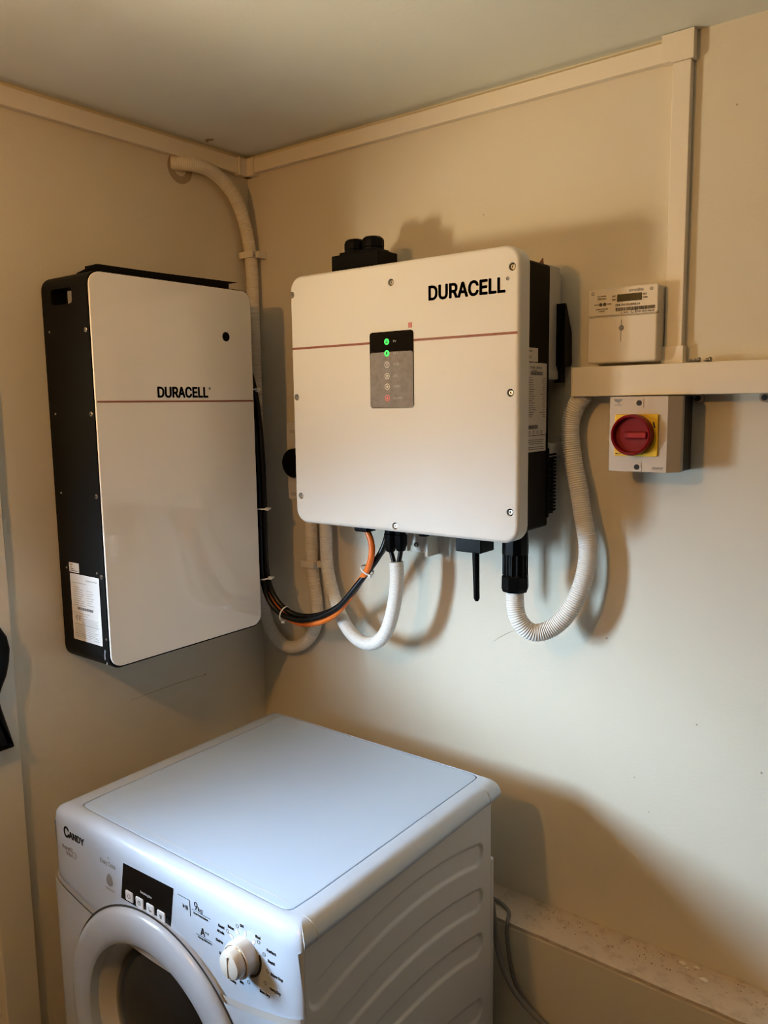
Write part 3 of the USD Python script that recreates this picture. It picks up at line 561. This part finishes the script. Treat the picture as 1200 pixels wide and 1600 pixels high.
BC = [(.470, -.100, 1.258), (.441, -.106, 1.215), (.414, -.112, 1.178), (.372, -.118, 1.128), (.312, -.122, 1.092), (.2500, -.125, 1.078), (.2020, -.128, 1.088), (.1700, -.131, 1.116), (.1540, -.133, 1.155), (.1490, -.134, 1.212), (.1500, -.134, 1.30), (.1500, -.134, 1.42), (.1430, -.134, 1.53), (.125, -.135, 1.62), (.09, -.138, 1.69), (.06, -.14, 1.72)]
def strand(head, off0, off1, off2):
    n_ = len(BC); c0 = np.array(BC)
    w0 = np.clip(1 - np.arange(n_) / 4.0, 0, 1)[:, None]; w2 = np.clip((np.arange(n_) - 5) / 3.0, 0, 1)[:, None]; w1 = 1 - w0 - w2 * (1 - w0); w1 = np.clip(w1, 0, 1)
    return np.vstack([np.array(head, float).reshape(-1, 3), (c0 + w0 * np.array(off0) + w1 * np.array(off1) + (1 - w0 - w1) * np.array(off2))[(1 if len(head) else 0):]])
ORH = [(.447, -.118, 1.318), (.4475, -.118, 1.305), (.4580, -.119, 1.283), (.4610, -.120, 1.252), (.4500, -.119, 1.222)]
p = thing('power_cable', 'orange cable curving from the inverter to the battery cabinet', 'cable', (.30, -.12, 1.08))
orp = np.vstack([ORH, strand([], (-.010, .002, .006), (.002, .004, -.008), (-.014, .010, .000))[2:]])
part(p, 'orange_sheath', sweep(spline(orp, .006), .0068, 12), MORANGE)
for k, (h0, off0, off1, off2, lb) in enumerate((
    ((.488, -.100), (.006, -.006, -.004), (-.004, -.006, .002), (-.004, -.004, -.003), 'black cable nearest the viewer in the bundle with the orange cable'),
    ((.486, -.086), (.004, .006, .008), (.006, .004, .010), (.004, .004, .008), 'black cable lying on top of the bundle with the orange cable'),
    ((.480, -.092), (-.004, .008, .000), (.000, .012, .000), (-.010, .008, -.002), 'thin black cable at the back of the bundle with the orange cable'))):
    pts = strand([(h0[0], h0[1], 1.330), (h0[0] - .001, h0[1], 1.292)], off0, off1, off2)
    p = thing('battery_cable', lb, 'cable', (.30, -.12, 1.08)); part(p, 'black_sheath', sweep(spline(pts, .006), [.0062, .0062, .0045][k], 12), MBLACKR)
for x0, x1, lb in ((.5035, .512, 'short black cable from the gland nearer the orange cable into the open conduit'), (.5300, .524, 'short black cable from the gland further from the orange cable into the open conduit')):
    p = thing('gland_cable', lb, 'cable', (x0, -.11, 1.22)); part(p, 'black_sheath', sweep(spline([(x0, -.110, 1.268), (x0 + (x1 - x0) * .25, -.110, 1.258), (x0 + (x1 - x0) * .8, -.110, 1.244), (x1, -.110, 1.222), (x1 + .001, -.110, 1.20)], .004), .0050, 12), MBLACKR)
def tie(label, o, d, r, tail):
    p = thing('cable_tie', label, 'cable tie', o)
    part(p, 'tie_loop', lathe([(r, -.0018), (r + .0012, -.0018), (r + .0012, .0018), (r, .0018), (r, -.0018)], axis(o, d), 24, False), MTIE)
    part(p, 'tie_head', cbox(*[q for a_, t_ in zip(o, tail) for q in (a_ + t_ - .0035, a_ + t_ + .0035)], .001), MTIE)
tie('white cable tie on the bundle just below the inverter', (.4400, -.110, 1.214), (-.60, 0, -.80), .0145, (.012, -.006, -.010))
tie('white cable tie at the lowest left bend of the bundle', (.2070, -.126, 1.087), (1, 0, -.25), .0175, (-.002, -.006, -.0175))
tie('white cable tie on the bundle at the cabinet edge', (.1540, -.130, 1.165), (.2, 0, -1), .0165, (.0165, -.006, .004))
tie('white cable tie highest up the cabinet edge', (.1330, -.130, 1.600), (.2, 0, -1), .0160, (.0160, -.004, 0))
tie('white cable tie halfway up the cabinet edge', (.1510, -.130, 1.330), (0, 0, 1), .0160, (.0160, -.004, 0))

# ------------------------------------------------------------------ tumble dryer
D = thing('tumble_dryer', 'white front-loading tumble dryer with black display in the corner', 'tumble dryer', (.478, -.42, 0))
X0, X1, YB, YFR = .1640, .7870, -.1380, -.7000
def groove(x): return .672 + .46 * (x - .475) ** 2
# perimeter of the top: starts at the back right, goes along the right side to the front, round the left, back
def perim(nf=60):
    P = []
    rb = .012
    for a_ in np.linspace(90, 0, 5): P.append((X1 - rb + rb * math.cos(math.radians(a_)), YB - rb + rb * math.sin(math.radians(a_))))
    for y in np.linspace(YB - .03, -.691, 12): P.append((X1, y))
    P.append((X1, -.6920))
    ex, ey = .045, .008
    P_f = []
    for a_ in np.linspace(0, 90, 12): P_f.append((X1 - ex + ex * math.cos(math.radians(a_)), -.6920 - ey * math.sin(math.radians(a_))))
    for x in np.linspace(X1 - ex - .01, X0 + ex + .01, nf): P_f.append((x, -.7000))
    for a_ in np.linspace(90, 0, 12): P_f.append((X0 + ex - ex * math.cos(math.radians(a_)), -.6920 - ey * math.sin(math.radians(a_))))
    P += P_f[1:]
    for y in np.linspace(-.691, YB - .03, 12): P.append((X0, y))
    for a_ in np.linspace(180, 90, 5): P.append((X0 + rb + rb * math.cos(math.radians(a_)), YB - rb + rb * math.sin(math.radians(a_))))
    for x in np.linspace(X0 + .03, X1 - .03, 10): P.append((x, YB))
    return np.array(P)
PER = perim()
frontw = (PER[:, 1] < -.6919).astype(float)
TOPX0, TOPX1, TOPY0, TOPY1 = .2115, .7400, -.6700, -.1480     # the recessed top panel
def inward(P, dist_x, dist_yb, dist_yf):
    Q = P.copy(); cx = (X0 + X1) / 2; hw = (X1 - X0) / 2
    Q[:, 0] = cx + (P[:, 0] - cx) * (hw - dist_x) / hw
    cy = (YB + YFR) / 2; hh = (YB - YFR) / 2
    up_ = P[:, 1] > cy
    Q[:, 1] = np.where(up_, cy + (P[:, 1] - cy) * (hh - dist_yb) / hh, cy + (P[:, 1] - cy) * (hh - dist_yf) / hh)
    return Q
rings = []
for zz_s, zz_f, dx_, db_, df_ in ((.8190, None, .006, .004, -.008), (.8195, -.35, .0045, .003, -.006), (.8220, -.7, .002, .001, -.002), (.8260, .7700, 0, 0, 0), (.8310, .8200, 0, 0, 0), (.8380, .8330, .003, .001, .0015), (.8440, .8420, .0075, .003, .0050), (.8480, .8475, .0145, .0055, .0115), (.8496, .8496, .0210, .0075, .0180), (.8500, .8500, .0270, .0085, .0240)):
    Q = inward(PER, dx_, db_, df_)
    if zz_s < .8225: Q[frontw > 0] = PER[frontw > 0]
    gz = groove(PER[:, 0])
    if zz_f is None: zf = gz
    elif zz_f < 0: zf = gz + (.760 - gz) * (-zz_f) * .75
    else: zf = np.full(len(Q), zz_f)
    rings.append(np.c_[Q, np.where(frontw > 0, zf, zz_s)])
# inner border down to the panel seam
def toinner(P, z, shrink):
    ang = P.copy(); x0, x1, y0, y1 = TOPX0 - shrink, TOPX1 + shrink, TOPY0 - shrink, TOPY1 + shrink
    cx, cy = (x0 + x1) / 2, (y0 + y1) / 2; hw, hh = (x1 - x0) / 2, (y1 - y0) / 2
    u = np.clip((P[:, 0] - (X0 + X1) / 2) / ((X1 - X0) / 2), -1, 1); w_ = np.clip((P[:, 1] - (YB + YFR) / 2) / ((YB - YFR) / 2), -1, 1)
    # round the corners of the opening
    q = np.c_[u * hw, w_ * hh]; r = .018
    ov = np.maximum(np.abs(q) - np.array([hw - r, hh - r]), 0); ln = np.linalg.norm(ov, axis=1)
    both = (ov > 0).all(1) & (ln > r)
    q[both] = np.sign(q[both]) * (np.array([hw - r, hh - r]) + ov[both] * (r / ln[both])[:, None])
    return np.c_[q + (cx, cy), np.full(len(P), z)]
rings.append(toinner(PER, .8500, .0035)); rings.append(toinner(PER, .8494, .0018)); rings.append(toinner(PER, .8455, .0014))
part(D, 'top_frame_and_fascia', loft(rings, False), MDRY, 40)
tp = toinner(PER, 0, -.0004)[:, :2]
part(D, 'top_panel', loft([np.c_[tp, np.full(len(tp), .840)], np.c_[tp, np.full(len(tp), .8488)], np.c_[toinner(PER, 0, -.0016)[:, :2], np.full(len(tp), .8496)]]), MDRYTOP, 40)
part(D, 'seam_liner', loft([np.c_[toinner(PER, 0, .0030)[:, :2], np.full(len(tp), .8400)], np.c_[toinner(PER, 0, .0030)[:, :2], np.full(len(tp), .8452)]]), MSEAM, None)
# second fine line printed inside the front edge of the panel
part(D, 'panel_crease', cat_([cbox(.226, .722, -.6545, -.6538, .8492, .84985)]), MINKL, None)
# seams across the rounded top edges at the right
def rim_seam(y):
    prof = [(X1 - .0060, .8190), (X1 - .002, .8220), (X1 + .0001, .8260), (X1 + .0001, .8310), (X1 - .003, .8380), (X1 - .0075, .8440), (X1 - .0145, .8480), (X1 - .021, .8497), (X1 - .027, .8501)]
    return sweep(spline([(a_, y, b_) for a_, b_ in prof], .002), .0006, 6)
part(D, 'rim_joint', rim_seam(-.186), MINKL, None)
part(D, 'rim_joint', rim_seam(-.664), MINKL, None)
# right side panel with pressed ribs
PX = .7795
yv = np.linspace(-.6945, -.1720, 240); zv = np.linspace(.02, .8185, 330)
YY, ZZ = np.meshgrid(yv, zv)
dep = np.zeros_like(YY)
for k in range(8):
    zc = .7400 - .0905 * k - (.045 if k >= 3 else 0.0)
    y0, y1 = -.655, -.222
    arch = .033 * (1 - ((YY - (-.437)) / .235) ** 2)
    hw = .0205
    yy_ = np.clip(YY, y0, y1)
    arch_c = .033 * (1 - ((yy_ - (-.437)) / .235) ** 2)
    dd = np.hypot(YY - yy_, ZZ - (zc - .012 + arch_c)) - hw
    dep = np.maximum(dep, np.clip(-dd / .006 + .5, 0, 1) ** 1.0)
dep = dep * dep * (3 - 2 * dep)
Vs = np.c_[(PX - .0042 * dep).ravel(), YY.ravel(), ZZ.ravel()]
ny, nz = len(yv), len(zv); I = np.arange(ny * nz).reshape(nz, ny)
Fs = np.vstack([np.c_[I[:-1, :-1].ravel(), I[:-1, 1:].ravel(), I[1:, 1:].ravel()], np.c_[I[:-1, :-1].ravel(), I[1:, 1:].ravel(), I[1:, :-1].ravel()]])
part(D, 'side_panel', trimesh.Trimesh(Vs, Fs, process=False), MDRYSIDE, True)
part(D, 'side_panel', cat_([cbox(.1710, .1725, -.6945, -.1720, .02, .8185)]), MDRYSIDE, None)
part(D, 'back_panel', cat_([cbox(.1725, .7792, -.1730, -.1710, .02, .838), cbox(.1785, .7780, -.169, -.155, .25, .70, .004)]), MDRYSIDE, None)
part(D, 'side_edge_joint', cat_([cbox(.770, .7790, -.6965, -.6940, .02, .8180)]), MSEAM, None)
# front panel below the fascia with a round opening for the door
DC = (.4590, .5140)
u_ = np.r_[np.linspace(0, 1, 130)]
plan = PER[frontw > 0]; plan = plan[np.argsort(-np.arange(len(plan)))]
xx = np.linspace(X0 + .0005, X1 - .0005, 150)
def fy(x):
    ex, ey = .045, .008
    dxe = np.maximum(np.maximum(X0 + ex - x, x - (X1 - ex)), 0) / ex
    return -.6920 - ey * np.sqrt(np.maximum(1 - dxe ** 2, 0)) 
tt = np.linspace(0, 1, 130)
XX, TT = np.meshgrid(xx, tt); ZT = .03 + (groove(XX) - .0016 - .03) * TT
Yf = np.broadcast_to(fy(XX) - .008, XX.shape)
Vf = np.c_[XX.ravel(), Yf.ravel(), ZT.ravel()]
I = np.arange(XX.size).reshape(XX.shape)
Ff = np.vstack([np.c_[I[:-1, :-1].ravel(), I[:-1, 1:].ravel(), I[1:, 1:].ravel()], np.c_[I[:-1, :-1].ravel(), I[1:, 1:].ravel(), I[1:, :-1].ravel()]])
cen = Vf[Ff].mean(1); keep = np.hypot(cen[:, 0] - DC[0], cen[:, 2] - DC[1]) > .214
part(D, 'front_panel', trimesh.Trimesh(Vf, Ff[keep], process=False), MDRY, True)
part(D, 'panel_joint', loft([np.c_[xx, fy(xx) + .004, groove(xx) - .004], np.c_[xx, fy(xx) + .004, groove(xx) + .006]][::1], False) if False else trimesh.Trimesh(np.vstack([np.c_[xx, fy(xx) - .0035, groove(xx) - .006], np.c_[xx, fy(xx) - .0035, groove(xx) + .006]]), np.vstack([np.c_[np.arange(149), np.arange(1, 150), np.arange(151, 300)], np.c_[np.arange(149), np.arange(151, 300), np.arange(150, 299)]]), process=False), MINKL, None)
part(D, 'foot_skirt', cbox(.19, .77, -.69, -.18, .0, .03, .004), MDGREY)
# round door
TD = axis((DC[0], 0, DC[1]), (0, -1, 0))
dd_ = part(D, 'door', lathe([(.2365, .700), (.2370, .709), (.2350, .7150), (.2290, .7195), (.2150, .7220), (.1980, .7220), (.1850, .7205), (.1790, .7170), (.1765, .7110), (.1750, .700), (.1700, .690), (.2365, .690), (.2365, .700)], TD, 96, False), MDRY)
part(dd_, 'inner_ring', lathe([(.1752, .7020), (.1640, .6860), (.1570, .6760), (.1540, .6700), (.1535, .660), (.16, .660), (.1752, .7020)], TD, 96, False), MDINNER)
part(dd_, 'door_glass', lathe([(.1550, .664), (.1530, .676), (.1450, .686), (.1250, .694), (.0900, .6995), (.0500, .7020), (0, .7030)], TD, 72), MDGLASS)
part(D, 'door_gap', annulus((DC[0], -.7085, DC[1]), (0, -1, 0), .225, .2405, .0006, 96), MHOLE, None)
# control display with four buttons
FY = -.7001
dp = part(D, 'display', prism([(.3710, .7455), (.3826, .8120), (.5140, .8160), (.5020, .7452)], (0, FY, 0), BACK, .0006), MDISP, None)
for k, (x, z) in enumerate(((.3900, .7535), (.4180, .7530), (.4465, .7523), (.4745, .7515))):
    bt = part(D, 'button', put(plate(.0205, .0180, .003, [(0, 0), (.0012, 0), (.0018, .0008)], 5), (x + .006, FY - .0005, z + .004), BACK), MBTN, None)
    yy = FY - .0023; cx_, cz_ = x + .006, z + .004
    ic = {0: annulus((cx_, yy, cz_), (0, -1, 0), .0030, .0040, .0003, 16), 1: cat_([annulus((cx_, yy, cz_), (0, -1, 0), .0030, .0040, .0003, 16), quad((cx_, yy, cz_), BACK, .0008, .003, .0003)]),
          2: prism([(-.004, .004), (-.001, .000), (.004, -.001), (.002, -.004), (-.002, -.003)], (cx_, yy, cz_), BACK, .0003), 3: prism([(-.004, .001), (-.002, .0035), (.002, .0035), (.004, .001), (.0022, 0), (.0022, -.004), (-.0022, -.004), (-.0022, 0)], (cx_, yy, cz_), BACK, .0003)}[k]
    part(bt, 'button_symbol', ic, MINKG, None)
part(dp, 'caption', text('Remaining time', (.4270, FY - .0006, .7760), BACK, .0042, .030), MINKL, None)
# printing on the fascia
part(D, 'brand_lettering', cat_([heavy(text('C', (.2030, FY, .8010), BACK, .0190, .0160, True), BACK, .0004), heavy(text('ANDY', (.2190, FY, .8020), BACK, .0120, .0470, True), BACK, .0004)]), MINK, None, label='dark brand lettering')
part(D, 'feature_lettering', cat_([text("Grand'O", (.1945, FY, .7760), BACK, .0070, .0320), text('Vita', (.2060, FY, .7660), BACK, .0070, .0160), annulus((.2320, FY, .7720), (0, -1, 0), .0058, .0066)]), MINKG, None)
part(D, 'feature_lettering', cat_([text('Easy Case', (.3140, FY, .7905), BACK, .0080, .0440), prism([(.0, .0), (.004, .003), (.008, .0), (.006, .0), (.004, .0015), (.002, .0)], (.3345, FY, .8040), BACK, .0003)]), MINKG, None)
part(D, 'wool_mark', cat_([prism([(0, 0), (.007, .003), (.0095, .009), (.0065, .018), (0, .024), (-.0065, .018), (-.0095, .009), (-.007, .003)], (.3385, FY, .7530), BACK, .0003), bars((.3385, FY, .7450), BACK, [(-.014, .013, .003, .0010), (-.011, .012, .0005, .0008)])]), MINKG, None)
part(D, 'pause_mark', cat_([prism([(0, 0), (.005, .0035), (0, .007)], (.5360, FY, .7925), BACK, .0003), bars((.5430, FY, .7925), BACK, [(0, .0016, 0, .007), (.003, .0046, 0, .007)]), bars((.5330, FY, .7850), BACK, [(.0200, .0208, 0, .0260), (-.008, .0208, .0255, .0008)])]), MINK, None)
part(D, 'capacity_lettering', cat_([text('9', (.5640, FY, .8010), BACK, .0130, .0075), text('kg', (.5725, FY, .8010), BACK, .0070, .0100), text('Heat Pump System', (.5620, FY, .7928), BACK, .0034, .0330), quad((.5580, FY, .7985), BACK, .0430, .0005)]), MINK, None)
part(D, 'energy_lettering', cat_([text('A', (.5760, FY, .7640), BACK, .0120, .0105, True), text('++', (.5870, FY, .7690), BACK, .0060, .0085), text('Energy Efficiency', (.5700, FY, .7565), BACK, .0032, .0320), quad((.5660, FY, .7612), BACK, .0350, .0005)]), MINK, None)
KX, KZ = .6760, .7740
PRG = [('Relax', 127, .038, 0), ('OFF', 97, .043, 0), ('Wool', 60, .045, 0), ('Perfect', 25, .050, .006), ('Rapid', 20, .050, -.006), ('Store Dry', -8, .052, 0), ('Hang Dry', -32, .058, 0), ('Iron Dry', -58, .052, 0), ('Mix', -102, .050, 0), ('Bulky', -112, .060, 0), ('Rapid', 158, .048, .005), ('40 min', 161, .048, -.002), ('Shirts', 183, .049, 0), ('Sport', 206, .050, 0)]
for s_, an, rd, dz in PRG:
    x = KX + rd * math.cos(math.radians(an)); z = KZ + rd * math.sin(math.radians(an)) + dz - .002
    wd = .0042 * .62 * len(s_)
    part(D, 'programme_lettering', text(s_, (x - (wd if math.cos(math.radians(an)) < -.3 else (wd / 2 if abs(math.cos(math.radians(an))) < .35 else 0)), FY, z), BACK, .0042, wd, True), MINK, None)
for an in (150, 118, 88, 56):
    ca, sa = math.cos(math.radians(an)), math.sin(math.radians(an))
    part(D, 'programme_mark', plate(.0048, .0085, .0022, [(0, 0), (.0003, 0)], 5).apply_transform(basis((KX + .0335 * ca, FY, KZ + .0335 * sa), (sa, 0, -ca), (ca, 0, sa))), MBTN, None)
    part(D, 'programme_mark', plate(.0056, .0093, .0026, [(0, 0), (.0002, 0)], 5).apply_transform(basis((KX + .0335 * ca, FY + .0001, KZ + .0335 * sa), (sa, 0, -ca), (ca, 0, sa))), MINKG, None)
for an, r_ in ((112, .0415), (150, .043), (48, .043), (24, .043), (-8, .046), (-34, .048), (-84, .042)):
    part(D, 'programme_mark', annulus((KX + r_ * math.cos(math.radians(an)), FY, KZ + r_ * math.sin(math.radians(an))), (0, -1, 0), .0022, .0030, .0003, 14), MINKG, None)
arc = [(math.radians(q_)) for q_ in np.linspace(22, -72, 30)]
part(D, 'programme_arc', prism([(.0295 * math.cos(q_), .0295 * math.sin(q_)) for q_ in arc] + [(.0335 * math.cos(q_), .0335 * math.sin(q_)) for q_ in arc[::-1]], (KX, FY, KZ), BACK, .0004), MINK, None)
kn = part(D, 'knob', lathe([(.0275, 0), (.0272, .016), (.0262, .0185), (.0225, .0195), (.0222, .0230), (.0215, .0290), (.0190, .0325), (.0120, .0345), (0, .0350)], axis((KX, FY, KZ), (0, -1, 0)), 48), MKNOB)
part(kn, 'knob_ring', lathe([(.0236, .0186), (.0242, .0196), (.0236, .0204), (.0225, .0200), (.0236, .0186)], axis((KX, FY, KZ), (0, -1, 0)), 48, False), MCHROME)
part(kn, 'knob_ridge', cbox(KX - .0012, KX + .0012, FY - .0358, FY - .0335, KZ - .016, KZ + .016, .0006), MKNOB)

# ------------------------------------------------------------------ flexes behind the dryer, debris on the ledge
p = thing('mains_cable', 'thick dark cord dropping right behind the dryer to the floor', 'cable', (.80, -.12, .3))
part(p, 'cord_sheath', sweep(spline([(.730, -.115, .70), (.745, -.122, .645), (.753, -.128, .610), (.760, -.128, .570), (.770, -.128, .492), (.795, -.130, .434), (.833, -.130, .397), (.874, -.130, .376), (.93, -.135, .345), (1.02, -.14, .27), (1.11, -.145, .15), (1.20, -.15, .04), (1.28, -.155, .0065), (1.50, -.16, .006)], .006), .0055, 10), MGREYC)
p = thing('mains_cable', 'thin dark cord hanging over the ledge further from the dryer', 'cable', (.80, -.11, .3))
part(p, 'cord_sheath', sweep(spline([(.700, -.060, .5395), (.745, -.062, .5385), (.770, -.080, .5380), (.777, -.098, .537), (.779, -.1065, .515), (.783, -.1070, .482), (.803, -.1070, .408), (.841, -.1070, .371), (.869, -.1070, .352), (.93, -.109, .31), (1.03, -.112, .20), (1.12, -.114, .06), (1.20, -.116, .0045), (1.45, -.118, .0042)], .006), .0038, 10), MGREYC)
fl = [((1.094, -.016, .5332), .011, 'curled pale paint flake on the ledge, furthest left of the group'), ((1.121, -.013, .5332), .007, 'small pale paint flake by the wall in the middle of the group'), ((1.140, -.038, .5332), .012, 'large pale paint flake near the ledge front'), ((1.108, -.026, .5332), .005, 'tiny pale paint flake between the larger ones')]
for o_, r_, lb in fl:
    p = thing('paint_flake', lb, 'paint flake', o_)
    an = np.sort(rng.uniform(0, 2 * np.pi, 9)); rr = r_ * rng.uniform(.55, 1.0, 9)
    top = [(o_[0] + a_ * math.cos(b_), o_[1] + .55 * a_ * math.sin(b_), o_[2] + .0015 + rng.uniform(0, .002)) for a_, b_ in zip(rr, an)]
    low = [(x_, y_, z_ - .0016) for x_, y_, z_ in top]
    part(p, 'flake', loft([low, top]), MFLAKE, None)
deb = []
for k in range(170):
    x_ = rng.uniform(.80, 1.35); y_ = -.012 - abs(rng.normal(0, .035)); s_ = rng.uniform(.0005, .0019) ** 1.0
    if y_ < -.092: continue
    q_ = trimesh.creation.icosphere(0, s_); q_.apply_scale(rng.uniform(.5, 1.4, 3)); q_.apply_translation((x_, y_, .5330 + s_ * .4)); deb.append(q_)
solo('plaster_crumbs', cat_(deb), MDEBRIS, label='brown plaster crumbs and dust scattered along the ledge', cat='debris', kind='stuff', smooth=None)
